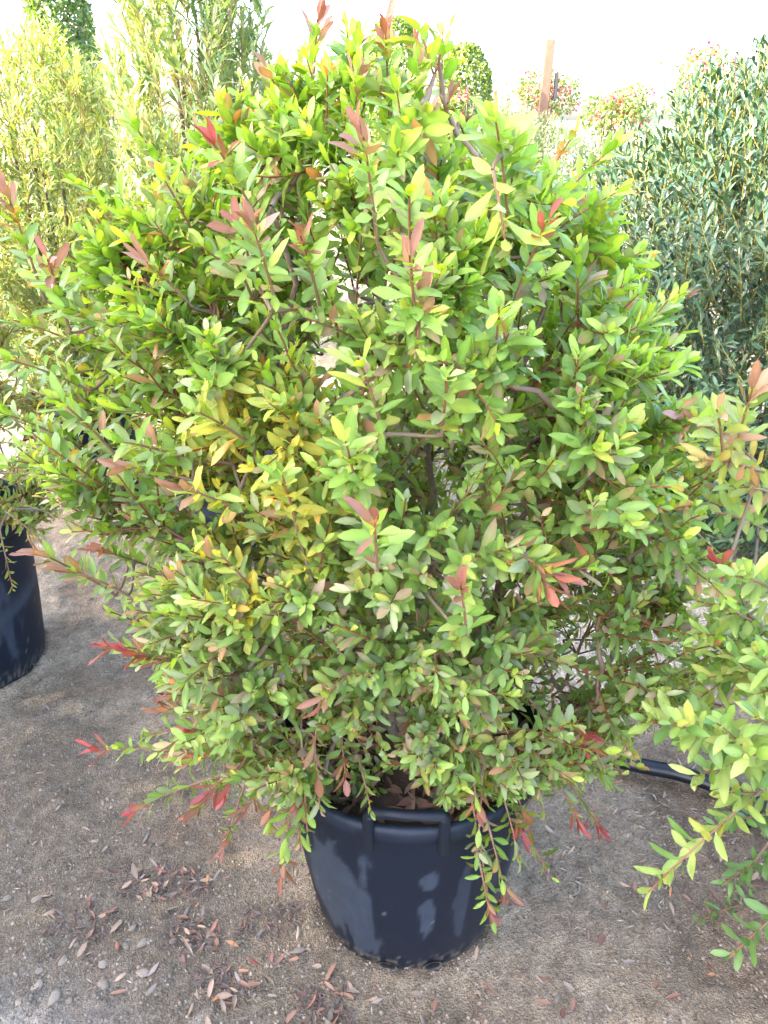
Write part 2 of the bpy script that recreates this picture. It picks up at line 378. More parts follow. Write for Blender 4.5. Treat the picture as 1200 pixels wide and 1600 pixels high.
def main_col(n, t, P):
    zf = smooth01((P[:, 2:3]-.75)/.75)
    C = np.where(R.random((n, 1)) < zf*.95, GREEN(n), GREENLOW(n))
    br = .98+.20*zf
    # sun patch low left of centre, put into the leaf colours
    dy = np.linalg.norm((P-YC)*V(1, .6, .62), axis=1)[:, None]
    C = np.where((dy < .11) & (R.random((n, 1)) < .58), SUNPATCH(n), C)
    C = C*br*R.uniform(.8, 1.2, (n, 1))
    young = (t[:, None] > .8)
    C = np.where(young, C*1.18+V(.03, .02, 0), C)
    C2 = C*1.05+V(.015, .012, 0)
    sp = R.random((n, 1)) < .05
    C2 = np.where(sp, V(.36, .16, .10), C2)
    return C, C2

# ------------------------------------------------------------------ the shrub builder
def grow_shrub(root, c, zsoil, env, stems, ntip, nshoot, leafL, leafW, colfn, zlo, zhi, shootlen=(.10, .2), nleaf=18, updir=.55,
               explicit=(), reds=(), twigc=V(.20, .07, .035), mat=M_leaf, lod=2, inner=.5, aspect=1.0, droop_z=.0, azbias=None, redL=1.0):
    F = Leaves(); T = Tubes(); nodes = []
    c = V(c[0], c[1], 0)
    for k in range(stems):
        a = k*2*PI/stems+R.normal(0, .25); r0 = R.uniform(.015, .06); top = zlo+(zhi-zlo)*R.uniform(.55, .92)
        spread = R.uniform(.10, .26)
        p0 = c+V(r0*math.cos(a), r0*math.sin(a), zsoil-.02)
        p3 = c+V(spread*math.cos(a), spread*math.sin(a), top)
        pts = bez(p0, p0+V(.05*math.cos(a), .05*math.sin(a), .25*(top-zsoil)), p3-V(.02*math.cos(a), .02*math.sin(a), .3*(top-zsoil)), p3, 12)
        pts[1:-1] += R.normal(0, .012, (10, 3))
        Ts = Tubes(); Ts.add(pts, R.uniform(.009, .013), .0035, V(.21, .175, .14), 7, V(.17, .12, .085), lump=.25)
        Ts.build('stem', M_bark, root)
        nodes += [pts[j] for j in range(1, 12)]
    nodes = np.array(nodes)
    # limb ends
    limbs = []
    for _ in range(ntip):
        z = zlo+(zhi-zlo)*R.random()
        for _try in range(20):
            z = zlo+(zhi-zlo)*R.random(); a = R.random()*2*PI
            if R.random() < env(z, a)/.65*1.0+.1: break
        rr = env(z, a)*(inner+(.86-inner)*R.random()**.6)
        limbs.append(c+V(rr*math.cos(a), rr*math.sin(a), z))
    limbs = sorted(limbs, key=lambda p: np.linalg.norm(p-c-V(0, 0, zsoil)))
    for p in limbs:
        out = nrm(V(p[0]-c[0], p[1]-c[1], 0)+1e-4)
        dd = np.linalg.norm(nodes-p, axis=1)+1.2*np.maximum(nodes[:, 2]-(p[2]-.06), 0)
        dd += np.where(dd < .05, .3, 0)
        j = int(np.argmin(dd)); q0 = nodes[j]
        ln = np.linalg.norm(p-q0)
        pts = bez(q0, q0+(p-q0)*.3+V(0, 0, -.05)*ln, p-(out*.4+V(0, 0, .25))*ln*.3, p, 7)
        pts[1:-1] += R.normal(0, .022*ln, (5, 3))
        T.add(pts, .0045+.003*min(ln, .5), .0022, V(.24, .19, .145), 5, V(.22, .10, .06), lump=.15)
        nodes = np.vstack([nodes, pts[3:]])
        hz = (p[2]-zlo)/(zhi-zlo)
        for s in range(nshoot):
            bpt = pts[R.integers(3, 7)] if s else pts[6]
            d = out*R.uniform(.5, 1.1)+V(0, 0, updir*(.35+1.1*hz)*R.uniform(.4, 1.3))+R.normal(0, .42, 3)
            if p[2] < droop_z: d = d+V(0, 0, -.35)
            ln2 = R.uniform(*shootlen)
            ax = axis(bpt, d, ln2, V(0, 0, R.uniform(.0, .3)))
            e = ax[-1]-c; er = math.hypot(e[0], e[1]); ev = env(e[2], math.atan2(e[1], e[0]))
            if er > ev*(1.08 if e[2] < 1.42 else .98) or e[2] > zhi*1.02: 
                ax = axis(bpt, d, ln2*.5, V(0, 0, .2))
                e = ax[-1]-c; er = math.hypot(e[0], e[1])
                if er > env(e[2], math.atan2(e[1], e[0]))*1.2: continue
            T.add(ax, .0019, .0010, twigc*.8, 4, twigc*R.uniform(.9, 1.5))
            sz = np.interp(ax[0][2], [.5, .8, 1.2, 1.6], [.82, .92, 1.0, 1.04]) if root is shrub else 1
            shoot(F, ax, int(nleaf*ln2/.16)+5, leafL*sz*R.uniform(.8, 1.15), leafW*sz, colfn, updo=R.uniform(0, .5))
    # explicit arms: (tip px,py, base px,py, world Y, n leaves, leaf scale, red?)
    for ex in explicit:
        (tx, ty, bx, by, Y, nl, ls, isred, cf, dYb) = ex
        tip = at_y(tx, ty, Y); base = at_y(bx, by, Y+dYb)
        ln = np.linalg.norm(tip-base); mid = (tip+base)/2+V(0, 0, .06*ln)+R.normal(0, .01, 3)
        ax = bez(base, base*.66+tip*.34+V(0, 0, .04*ln), base*.3+tip*.7+V(0, 0, .05*ln), tip, 9)
        T.add(ax, .0024, .0011, V(.25, .17, .12), 5, twigc*1.4)
        dd = np.linalg.norm(nodes-base, axis=1)+1.0*np.maximum(nodes[:, 2]-base[2]-.02, 0)*.5
        q0 = nodes[int(np.argmin(dd))]; l2 = np.linalg.norm(base-q0)
        pts = bez(q0, q0+V(0, 0, .08)*l2+(base-q0)*.3, base-nrm(tip-base)*l2*.15-(base-q0)*.15, base, 7)
        T.add(pts, .0032, .0022, V(.19, .15, .11), 5, V(.19, .12, .08)); nodes = np.vstack([nodes, pts[3:], ax[2:7]])
        end = .93 if isred else 1.0
        m_ = max(2, int(9*end))
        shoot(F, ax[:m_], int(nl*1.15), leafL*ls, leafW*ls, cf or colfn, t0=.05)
        if isred: reds = list(reds)+[(tip, nrm(ax[-1]-ax[-3]), isred)]
    for tip, d, k in reds:
        Fr = Leaves(); n = [5, 6, 7][int(R.integers(0, 3))]
        s = redL*(1.0 if k >= 1 else .8)
        ax = axis(tip-nrm(d)*.035, d, .035, V(0, 0, 0), 4)
        Cb = {1: V(.32, .115, .085), 2: V(.38, .07, .075), 3: V(.33, .17, .12), 4: V(.34, .17, .15)}[int(k)]
        def rc(n_, t_, P_):
            C = Cb*R.uniform(.75, 1.2, (n_, 1)); C1 = C*.6+V(.14, .15, .03)*.8
            return C1+(C-C1)*smooth01(t_)[:, None], C
        shoot(Fr, ax, n, .044*s, .0135*s, rc, a0=.75, a1=.18, t0=.0, updo=.1, fold=.45, curl=.02, tipscale=.85, upn=.1)
        Tr = Tubes(); 
        rs = Fr.build('red_shoot', M_red, root, 2)
    print('leaves', root.name, F.count())
    F.build('foliage', mat, root, lod)
    T.build('branches', M_twig, root)

def env_table(zs, left, right, front, back, seed=0, amp=.10):
    def e(z, a):
        l = np.interp(z, zs, left); r = np.interp(z, zs, right); f = np.interp(z, zs, front); b = np.interp(z, zs, back)
        ca, sa = math.cos(a), math.sin(a); X = r if ca > 0 else l; Y = b if sa > 0 else f
        v = 1/math.sqrt((ca/max(X, .01))**2+(sa/max(Y, .01))**2)
        return v*(1+amp*math.sin(3*a+seed+4*z)+amp*.7*math.sin(5*a-7*z+seed*2))
    return e

# ------------------------------------------------------------------ the main potted shrub
CX, CY = .055, 1.215
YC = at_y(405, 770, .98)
shrub = thing('potted_shrub', (CX, CY, 0), 'large central shrub with bright green leaves and red tips, in a black pot', 'potted shrub')
make_pot(shrub, (CX, CY, 0), rt=.274, rb=.21, h=.503, seed=0, handle_az=-PI/2-.06)
zs = [.38, .46, .55, .70, .98, 1.21, 1.32, 1.42, 1.5, 1.6, 1.68, 1.76]
env = env_table(zs, [.26, .36, .43, .52, .59, .62, .60, .55, .43, .28, .15, .06],
                [.24, .34, .42, .49, .50, .43, .42, .35, .25, .07, .03, .02],
                [.10, .18, .29, .38, .43, .40, .36, .31, .24, .14, .08, .04],
                [.25, .35, .42, .48, .50, .46, .42, .36, .28, .18, .10, .05])
Y0 = CY
ex = []
def A(tx, ty, bx, by, dy=0., n=20, ls=1.0, red=0, cf=None, dYb=.08):
    if red and abs(tx-620) < 330 and 170 < ty < 1120 and Y0 == CY: dy -= .12
    ex.append((tx, ty, bx, by, Y0+dy, n, ls, red, cf, dYb))
# crown top, pointing up
A(496, 30, 485, 230, .02, 22, 1.0, 1); A(602, 45, 612, 260, -.05, 24, 1.05, 1); A(650, 75, 668, 270, .05, 22, 1, 3); A(562, 110, 545, 290, -.12, 24, 1.05, 4)
A(556, 75, 548, 240, .12, 18, .9, 4); A(700, 160, 640, 330, .0, 20, 1, 4); A(668, 160, 690, 340, .12, 18, 1, 4); A(420, 110, 480, 280, .0, 22, 1, 3)
A(375, 120, 430, 330, .1, 22, 1.0); A(540, 40, 560, 180, .18, 16, .8); A(568, 215, 590, 380, -.26, 20, 1, 4); A(470, 100, 470, 240, .1, 16, .9); A(620, 140, 640, 300, -.16, 20, 1.1)
A(512, 110, 510, 260, -.08, 20, 1.0); A(440, 200, 470, 330, -.1, 20, 1.0); A(690, 250, 670, 380, -.1, 20, 1.0)
# left arms
A(205, 190, 300, 340, -.05, 24, 1.1, 0); A(120, 285, 270, 380, -.05, 26, 1.1); A(335, 225, 410, 360, -.1, 22, 1, 2); A(12, 305, 70, 470, -.1, 22, 1.05, 4); A(74, 405, 110, 520, -.22, 18, 1, 1)
A(20, 500, 170, 560, -.05, 24, 1.1); A(5, 560, 140, 610, -.15, 24, 1.0); A(-15, 640, 110, 690, -.15, 22, .9); A(85, 620, 190, 720, -.25, 20, 1.1); A(50, 700, 190, 760, .05, 22, 1); A(90, 780, 220, 800, -.1, 22, 1)
A(250, 270, 330, 420, -.15, 22, 1.05); A(40, 420, 190, 470, .05, 24, 1.05); A(100, 480, 230, 540, -.2, 24, 1.1)
A(62, 865, 180, 930, -.2, 16, 1, 3); A(150, 860, 270, 900, -.15, 18, 1, 1); A(165, 1010, 290, 1030, -.2, 18, .95, 2); A(240, 1030, 350, 1060, -.22, 18, 1, 1); A(260, 1085, 380, 1110, -.2, 16, .9, 1); A(290, 970, 400, 980, -.3, 20, 1)
A(150, 1170, 330, 1180, -.1, 26, .9, 2, None, .04); A(300, 1140, 420, 1160, -.2, 18, .9, 2); A(210, 1265, 350, 1210, -.12, 24, .9, 2, None, .02); A(355, 1235, 420, 1130, -.22, 18, .9, 2); A(300, 1270, 390, 1200, -.1, 18, .85, 1)
A(350, 1325, 385, 1220, -.2, 14, .8, 1); A(440, 1370, 468, 1180, -.28, 20, .9, 1, None, .05); A(480, 1300, 470, 1140, -.3, 14, 1.0, 0, None, .04)
# right arms
A(965, 225, 830, 360, .0, 28, 1.1); A(900, 205, 820, 340, .1, 20, 1); A(965, 300, 830, 390, -.08, 24, 1.1); A(855, 345, 800, 480, -.2, 20, 1, 2); A(1000, 395, 880, 480, -.05, 26, 1.15); A(1065, 465, 900, 560, .05, 20, .95, 3)
A(820, 215, 790, 380, -.1, 20, 1.1); A(770, 230, 760, 400, -.22, 22, 1.1); A(1050, 540, 880, 600, -.12, 28, 1.15); A(1035, 590, 860, 650, -.2, 28, 1.15); A(1045, 710, 890, 720, -.1, 26, 1.05); A(1050, 700, 960, 800, -.05, 18, .9)
A(1060, 890, 900, 860, -.08, 28, 1.0); A(1040, 830, 880, 790, -.15, 24, 1.0); A(1025, 985, 910, 890, -.15, 16, 1, 2); A(1030, 1010, 880, 1000, -.02, 24, .9); A(855, 920, 800, 840, -.3, 16, 1, 1); A(960, 1060, 850, 1020, -.1, 22, .9)
A(920, 1150, 790, 1080, -.2, 20, 1, 2); A(1000, 1180, 880, 1100, -.05, 22, .9); A(990, 1120, 860, 1060, -.1, 20, .9); A(935, 1290, 870, 1200, -.12, 16, .85, 2); A(850, 1270, 800, 1140, -.18, 16, .9); A(960, 1230, 860, 1150, 0, 22, .9)
A(770, 1450, 735, 1240, -.30, 22, .9, 0, None, .06); A(765, 1430, 745, 1330, -.30, 7, .8, 1, None, .0); A(815, 1300, 775, 1180, -.25, 18, .9, 2); A(860, 1370, 810, 1290, -.2, 7, .9, 0, None, .0); A(800, 1190, 780, 1080, -.25, 14, .9, 2)
# front face accents
A(585, 815, 590, 900, -.42, 14, 1, 1); A(395, 355, 430, 470, -.25, 18, 1.05, 4); A(370, 350, 400, 440, -.2, 14, 1, 1); A(640, 400, 650, 520, -.35, 16, 1, 4); A(720, 915, 730, 1000, -.38, 14, 1, 1)
A(285, 765, 380, 800, -.36, 16, 1.0, 3); A(540, 1215, 530, 1120, -.28, 16, .9, 1); A(500, 1100, 560, 1040, -.28, 14, .9, 1); A(650, 1150, 640, 1060, -.28, 12, .9, 1); A(580, 1270, 560, 1180, -.3, 12, .75); A(470, 370, 500, 480, -.2, 14, 1, 1)
A(520, 1000, 560, 1080, -.36, 16, .9); A(640, 300, 640, 420, -.3, 18, 1.1); A(560, 560, 600, 680, -.42, 18, 1.1); A(700, 590, 690, 680, -.42, 20, 1.15); A(440, 740, 470, 850, -.38, 20, 1); A(780, 480, 770, 600, -.38, 22, 1.1); A(540, 690, 560, 780, -.42, 18, 1.1)
A(300, 640, 400, 700, -.33, 20, 1.15); A(180, 690, 300, 720, -.3, 20, 1.1)
A(812, 1345, 775, 1205, -.28, 20, .9, 0, None, .05); A(745, 1345, 755, 1200, -.30, 18, .85, 0, None, .04); A(790, 1400, 760, 1280, -.3, 14, .85, 1, None, .02)
A(470, 1330, 455, 1190, -.27, 20, .9, 0, None, .04); A(420, 1290, 440, 1170, -.24, 20, .9, 0, None, .04); A(500, 1265, 490, 1150, -.3, 16, .9, 0, None, .04); A(260, 1190, 390, 1170, -.18, 22, .9, 0, None, .04); A(230, 1150, 350, 1130, -.15, 22, .9, 0, None, .04)
for _ in range(22):
    bx = R.uniform(520, 800); by = R.uniform(960, 1120); a_ = R.normal(0, 1.0)
    A(bx+70*math.sin(a_), by-R.uniform(30, 80), bx, by, R.uniform(-.12, .16), 18, .95, 0, None, .04)
A(775, 190, 795, 340, -.3, 28, 1.3); A(800, 215, 800, 320, -.26, 16, 1.2)
def pale_col(n, t, P): C = pal([V(.34, .40, .10), V(.38, .40, .22), V(.27, .36, .09)], [.4, .3, .3])(n); return C, C*1.1
A(790, 385, 770, 265, -.3, 10, 1.35, 0, pale_col, .0)
for q_ in ((105, 890, 200, 930, -.22, 3), (200, 1020, 300, 1040, -.24, 2), (300, 1185, 400, 1170, -.2, 1), (385, 1265, 440, 1180, -.22, 1), (330, 1235, 400, 1180, -.18, 2), (250, 1110, 340, 1110, -.2, 3),
           (905, 1165, 830, 1100, -.22, 2), (875, 1140, 800, 1070, -.25, 1), (820, 1285, 790, 1180, -.24, 1), (990, 960, 900, 930, -.16, 3), (905, 1285, 850, 1180, -.15, 2), (745, 1265, 735, 1170, -.3, 1),
           (490, 1180, 500, 1090, -.3, 3), (465, 1255, 480, 1150, -.28, 1), (195, 730, 300, 750, -.28, 3), (230, 410, 300, 480, -.22, 3), (660, 460, 650, 560, -.3, 3), (865, 900, 800, 860, -.3, 1), (950, 1180, 860, 1120, -.12, 1)):
    A(q_[0], q_[1], q_[2], q_[3], q_[4], 12, .9, q_[5], None, .04)
for _ in range(44):
    bx = R.uniform(400, 860); by = R.uniform(400, 1000); a_ = R.normal(0, .8); l_ = R.uniform(80, 130)
    A(bx+l_*math.sin(a_), by-l_*math.cos(a_), bx, by, R.uniform(-.05, .3), 20, R.uniform(.95, 1.2), 0, None, .05)
for _ in range(46):
    bx = R.uniform(380, 860); by = R.uniform(380, 960); a_ = R.normal(0, .8); l_ = R.uniform(80, 150)
    A(bx+l_*math.sin(a_), by-l_*math.cos(a_), bx, by, -R.uniform(.08, .34), 16, R.uniform(.9, 1.12), 0, None, .12)
for _ in range(34):
    bx = R.uniform(430, 800); by = R.uniform(1040, 1150)-(50 if 540 < bx < 760 else 0); a_ = R.normal(0, .9)
    A(bx+60*math.sin(a_)+(bx-640)*.12, by+R.uniform(10, 62), bx, by, -R.uniform(.16, .36), 13, .85, 0, None, .05)
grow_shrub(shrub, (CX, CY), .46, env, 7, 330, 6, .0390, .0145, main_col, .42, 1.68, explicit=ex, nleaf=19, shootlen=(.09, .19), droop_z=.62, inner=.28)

# ------------------------------------------------------------------ right front shrub (its pot stands outside the picture)
RX, RY = 1.18, 1.02
rshrub = thing('potted_shrub', (RX, RY, 0), 'pale lime-leaved shrub leaning in from the right edge in the foreground', 'potted shrub')
make_pot(rshrub, (RX, RY, 0), seed=2.3, handle_az=.6, nseg=120)
env2 = env_table([.4, .6, .8, 1.0, 1.2, 1.35, 1.5], [.38, .62, .66, .50, .26, .14, .08], [.3, .5, .6, .6, .5, .4, .1], [.25, .42, .5, .5, .4, .3, .1], [.3, .45, .5, .5, .4, .3, .1], 1.7)
def lime_col(n, t, P):
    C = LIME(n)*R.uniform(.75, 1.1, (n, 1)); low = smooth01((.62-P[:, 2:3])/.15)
    C = C*(1-low)+V(.09, .20, .045)*low*R.uniform(.8, 1.2, (n, 1))  # lowest leaves go dark green: shade put into their colour
    return C, C*1.08
def olive_col(n, t, P):
    C = pal([V(.34, .36, .06), V(.28, .36, .08), V(.45, .34, .10), V(.40, .20, .12), V(.2, .3, .06)], [.3, .3, .15, .1, .15])(n)*R.uniform(.8, 1.1, (n, 1)); return C, C*1.05
ex = []; Y0 = RY
A(1012, 1395, 1190, 1235, -.28, 26, 1.0, 0, None, .12); A(1140, 1495, 1230, 1415, -.28, 14, 1, 0); A(1005, 1125, 1150, 1160, -.2, 26, 1.1, 0); A(1050, 1130, 1180, 1200, -.25, 24, 1.1, 0)
A(1085, 1215, 1190, 1180, -.24, 16, 1.1, 0); A(1120, 1130, 1210, 1230, -.26, 22, 1.1); A(1120, 880, 1170, 960, -.1, 20, 1, 2); A(1090, 940, 1190, 980, -.12, 22, .95); A(1085, 990, 1200, 1020, -.1, 22, .95); A(1100, 1060, 1220, 1060, -.1, 22, 1)
A(1070, 650, 1180, 720, -.05, 20, .95, 4, olive_col); A(1175, 610, 1140, 730, -.15, 14, .95, 3, olive_col); A(1120, 640, 1130, 720, -.15, 14, 1, 0, olive_col); A(1095, 720, 1200, 740, -.1, 16, .95, 0, olive_col); A(1065, 790, 1180, 800, .05, 18, .85, 0, olive_col); A(1110, 800, 1200, 830, .0, 20, .9, 0)
A(1140, 760, 1230, 780, -.1, 16, .95, 0, olive_col); A(1150, 900, 1220, 930, -.18, 20, 1, 0); A(1130, 1380, 1220, 1330, .0, 20, .9); A(1090, 1440, 1200, 1400, .1, 22, .85); A(1120, 1290, 1230, 1270, -.05, 20, 1)
A(1160, 1180, 1250, 1200, -.28, 20, 1.1); A(1180, 1120, 1250, 1180, -.26, 20, 1.1); A(1180, 1020, 1240, 1080, -.2, 20, 1.05); A(1130, 1240, 1230, 1250, -.2, 16, 1.0)
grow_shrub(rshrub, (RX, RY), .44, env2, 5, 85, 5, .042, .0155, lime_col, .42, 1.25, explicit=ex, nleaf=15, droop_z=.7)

# ------------------------------------------------------------------ left potted shrub, at the left edge
LX, LY = -1.372, 2.05
lshrub = thing('potted_shrub', (LX, LY, 0), 'small-leaved yellowish shrub in the nearer blue-black pot at the left edge', 'potted shrub')
make_pot(lshrub, (LX, LY, 0), seed=1.1, rt=.28, rb=.235, h=.55, handle_az=-PI/2+1.9)
env3 = env_table([.4, .65, .85, 1.0, 1.2, 1.35], [.3, .38, .4, .38, .3, .1], [.32, .42, .42, .36, .28, .1], [.40, .42, .38, .35, .28, .1], [.3, .38, .4, .38, .3, .1], 2.9)
def small_col(n, t, P):
    C = pal([V(.36, .34, .05), V(.22, .32, .06), V(.28, .36, .10), V(.42, .36, .14), V(.14, .22, .06), V(.40, .24, .14)], [.25, .25, .2, .1, .12, .08])(n)*R.uniform(.75, 1.15, (n, 1)); return C, C*1.05
ex = []; Y0 = LY
A(110, 760, 30, 740, -.25, 20, .8); A(140, 830, 40, 790, -.2, 24, .75); A(80, 710, 0, 690, -.25, 20, .8); A(70, 850, 10, 800, -.3, 18, .9); A(20, 920, 0, 830, -.3, 16, .9); A(60, 690, 0, 640, -.1, 20, .7); A(100, 665, 10, 630, 0, 20, .6)
grow_shrub(lshrub, (LX, LY), .5, env3, 5, 110, 6, .036, .0125, small_col, .46, 1.3, explicit=ex, nleaf=18, shootlen=(.07, .14), lod=1)

# ------------------------------------------------------------------ generic airy shrub: shoots spread through a volume
def vol_shrub(root, c, prof, n, L, W, colfn, leaves_per, mat, lod, stemc, slen, inner=.35, stems=4, zs=0., up=.9, stemname='stem', squash=(1, 1), fold=.25, upn=.4, wild=.3):
    zt = np.array([p[0] for p in prof]); rt_ = np.array([p[1] for p in prof]); c = V(c[0], c[1], 0)
    F = Leaves(); T = Tubes()
    cum = np.cumsum(np.interp(np.linspace(zt[0], zt[-1], 60), zt, rt_)); cum = cum/cum[-1]
    for k in range(n):
        z = np.interp(R.random(), cum, np.linspace(zt[0], zt[-1], 60)); a = R.random()*2*PI
        r = np.interp(z, zt, rt_)*(1+.10*math.sin(3*a+3*z+c[0]*5)+.07*math.sin(7*a-5*z))
        fr = inner+(1-inner)*R.random()**.55
        q = c+V(r*fr*math.cos(a)*squash[0], r*fr*math.sin(a)*squash[1], z)
        out = V(math.cos(a), math.sin(a), 0)
        hz = (z-zt[0])/(zt[-1]-zt[0])
        ln = R.uniform(*slen); d = out*(.9-.5*hz)+V(0, 0, up*(.4+hz))+R.normal(0, wild, 3)
        ax = axis(q-nrm(d)*ln, d, ln, V(0, 0, .12), 4)
        if stemc is not None: T.add(ax, .0022, .0011, stemc*.7, 3, stemc)
        shoot(F, ax, leaves_per, L, W, colfn, fold=fold, a0=.95, a1=.5, t0=.1, upn=upn)
    for k in range(stems):
        a = k*2*PI/stems+R.random(); Ts = Tubes(); zz = zt[0]+(zt[-1]-zt[0])*.75; s = R.uniform(.1, .35)*rt_.max()
        p0 = c+V(.03*math.cos(a), .03*math.sin(a), zs); p3 = c+V(s*math.cos(a), s*math.sin(a), zz)
        Ts.add(bez(p0, p0+V(0, 0, .3), p3-V(0, 0, .3), p3, 8), .016, .005, V(.16, .12, .09), 6, V(.14, .1, .07), lump=.2); Ts.build(stemname, M_bark, root)
    print('leaves', root.name, F.count())
    if T.v: T.build('twigs', M_twig, root)
    F.build('foliage', mat, root, lod)
def mixcol(cs, ps, var=.25):
    f = pal(cs, ps)
    def g_(n, t, P): C = f(n)*R.uniform(1-var, 1+var, (n, 1)); return C, C*1.05
    return g_
# shrub in the second pot of the left row
AX, AY = -1.38, 3.38
a_ = thing('potted_shrub', (AX, AY, 0), 'rounded yellow-green fine-leaved shrub in the farther left pot, below the clipped column', 'potted shrub')
make_pot(a_, (AX, AY, 0), seed=3.4, handle_az=-PI/2+.5, nseg=120)
gold = mixcol([V(.36, .43, .10), V(.25, .37, .10), V(.46, .47, .17), V(.15, .24, .08), V(.38, .31, .13)], [.3, .3, .15, .17, .08])
vol_shrub(a_, (AX, AY), [(.55, .2), (.75, .38), (1.2, .44), (1.55, .43), (1.78, .35), (1.92, .14)], 1500, .048, .0105, gold, 18, M_narrow, 1, V(.35, .24, .1), (.08, .16), zs=.42)
# shrub in the third pot
BX, BY = -.62, 2.88
b_ = thing('potted_shrub', (BX, BY, 0), 'tall upright shrub with long willow-like leaves, behind the upper left of the central bush', 'potted shrub')
make_pot(b_, (BX, BY, 0), seed=4.2, handle_az=-PI/2-.9, nseg=120)
gb = mixcol([V(.30, .39, .14), V(.21, .33, .13), V(.43, .45, .26), V(.13, .22, .10), V(.40, .34, .18)], [.3, .3, .15, .15, .1])
vol_shrub(b_, (BX, BY), [(.55, .12), (.9, .28), (1.3, .31), (1.7, .29), (2.0, .25), (2.35, .08)], 850, .068, .0135, gb, 17, M_narrow, 1, V(.33, .22, .1), (.1, .2), zs=.42, up=1.5)

# ------------------------------------------------------------------ big glossy shrub on the right
GXc, GYc = 1.70, 3.22
r_ = thing('shrub', (GXc, GYc, 0), 'big dense shrub with dark glossy leaves and yellow twigs, at right behind the pots', 'shrub')
gl = mixcol([V(.038, .088, .042), V(.055, .12, .055), V(.085, .16, .07), V(.14, .22, .07), V(.02, .05, .028)], [.3, .3, .2, .08, .12])
vol_shrub(r_, (GXc, GYc), [(.04, .66), (.3, .90), (.8, 1.02), (1.3, 1.02), (1.55, .84), (1.75, .55), (1.95, .22)], 4300, .056, .0160, gl, 13, M_glossy, 1, V(.42, .34, .08), (.12, .26), inner=.25, zs=0, stems=6)

# ------------------------------------------------------------------ farther hedges
def far_hedge(x0, x1, y0, y1, zt, label, n, seed, colf, cat='hedge'):
    cx, cy = (x0+x1)/2, (y0+y1)/2
    h = thing('hedge_shrub', (cx, cy, 0), label, cat)
    F = Leaves(); T = Tubes()
    m = n
    x = R.uniform(x0, x1, m); y = y0+(y1-y0)*R.random(m)**1.6; top = zt*(1+.06*np.sin(x*2.1+seed)+.05*np.sin(x*5.3+seed*2)-.06*((y-cy)/(y1-y0)*2)**2)
    z = top*(1-R.random(m)**1.7*.97)
    y = y+.12*np.sin(z*4+x*3)
    for i in range(m):
        d = V(R.normal(0, .5), -.35+R.normal(0, .4), R.uniform(.3, 1.2)); ax = axis(V(x[i], y[i], z[i])-nrm(d)*.14, d, .16, V(0, 0, .1), 3)
        shoot(F, ax, 11, .055, .011, colf, a0=.8, a1=.4)
    for i in range(7):
        xx = x0+(x1-x0)*(i+.5)/7; Ts = Tubes(); Ts.add([V(xx, cy, 0), V(xx+.02, cy, zt*.4), V(xx, cy+.03, zt*.8)], .02, .006, V(.14, .1, .08), 5); Ts.build('stem', M_bark, h)
    F.build('foliage', M_narrow, h, 0)
sage = mixcol([V(.10, .16, .07), V(.14, .20, .09), V(.06, .10, .05), V(.20, .24, .09)], [.35, .3, .2, .15])
far_hedge(.55, 3.6, 5.6, 6.7, 1.56, 'long grey-green fine-leaved hedge behind the central bush and the dark glossy shrub', 3000, 1, sage)
far_hedge(-4.2, .25, 5.4, 6.3, 1.28, 'grey-green hedge glimpsed between the two fine-leaved shrubs at upper left', 2600, 4, sage)

# ------------------------------------------------------------------ clipped topiaries
def topiary(px, ytop, wpx, Y, label, cf, ztop=None, n=6500):
    p = at_y(px, ytop, Y); dep = Y*math.cos(PITCH)+(H-p[2])*math.sin(PITCH); r = wpx/2/FPX*dep; zt = ztop or p[2]
    tr = thing('topiary_tree', (p[0], Y, 0), label, 'topiary', 'clipped topiary trees against the sky')
    F = Leaves(); z0 = .5
    z = R.uniform(z0, zt, n); a = R.random(n)*2*PI; f = (zt-z)
    rr = r*np.clip((f/(r*1.1)), 0, 1)**.42*(1+.10*(z0+1-np.minimum(z, z0+1)))*(1+.16*(zt-z)/max(zt-1.6, .3)).clip(1, 1.12)*(1+.05*np.sin(4*a+6*z))
    dpt = 1-R.random(n)**2*.3
    P = np.stack([p[0]+rr*dpt*np.cos(a), Y+rr*dpt*np.sin(a), z], 1)
    out = np.stack([np.cos(a), np.sin(a), .5*np.exp(-f*4)], 1)
    C, C2 = cf(n, z, P)
    F.add(P, nrm(out+R.normal(0, .8, (n, 3))), nrm(out+R.normal(0, .5, (n, 3))), R.uniform(.045, .065, n), R.uniform(.028, .038, n), .3, .1, C, C2)
    F.build('crown', M_narrow, tr, 0)
    T = Tubes(); T.add([V(p[0], Y, 0), V(p[0]+.02, Y, .6), V(p[0], Y, 1.2)], .05, .04, V(.16, .12, .09), 8); T.build('trunk', M_bark, tr)
ty = mixcol([V(.16, .24, .03), V(.10, .18, .025), V(.26, .30, .05), V(.06, .12, .025)], [.35, .35, .15, .15])
tg = mixcol([V(.10, .20, .05), V(.14, .25, .06), V(.06, .12, .035), V(.22, .20, .1)], [.35, .35, .2, .1])
topiary(728, 70, 76, 9.0, 'smaller round-topped clipped tree, right of the bush top and left of the wooden post', ty)
topiary(614, 30, 84, 8.2, 'larger round-topped clipped tree partly hidden by the red tips of the central bush', ty)
topiary(79, -60, 84, 6.9, 'tall dark green clipped column at upper left, above the rounded yellow-green shrub', tg, n=8500)

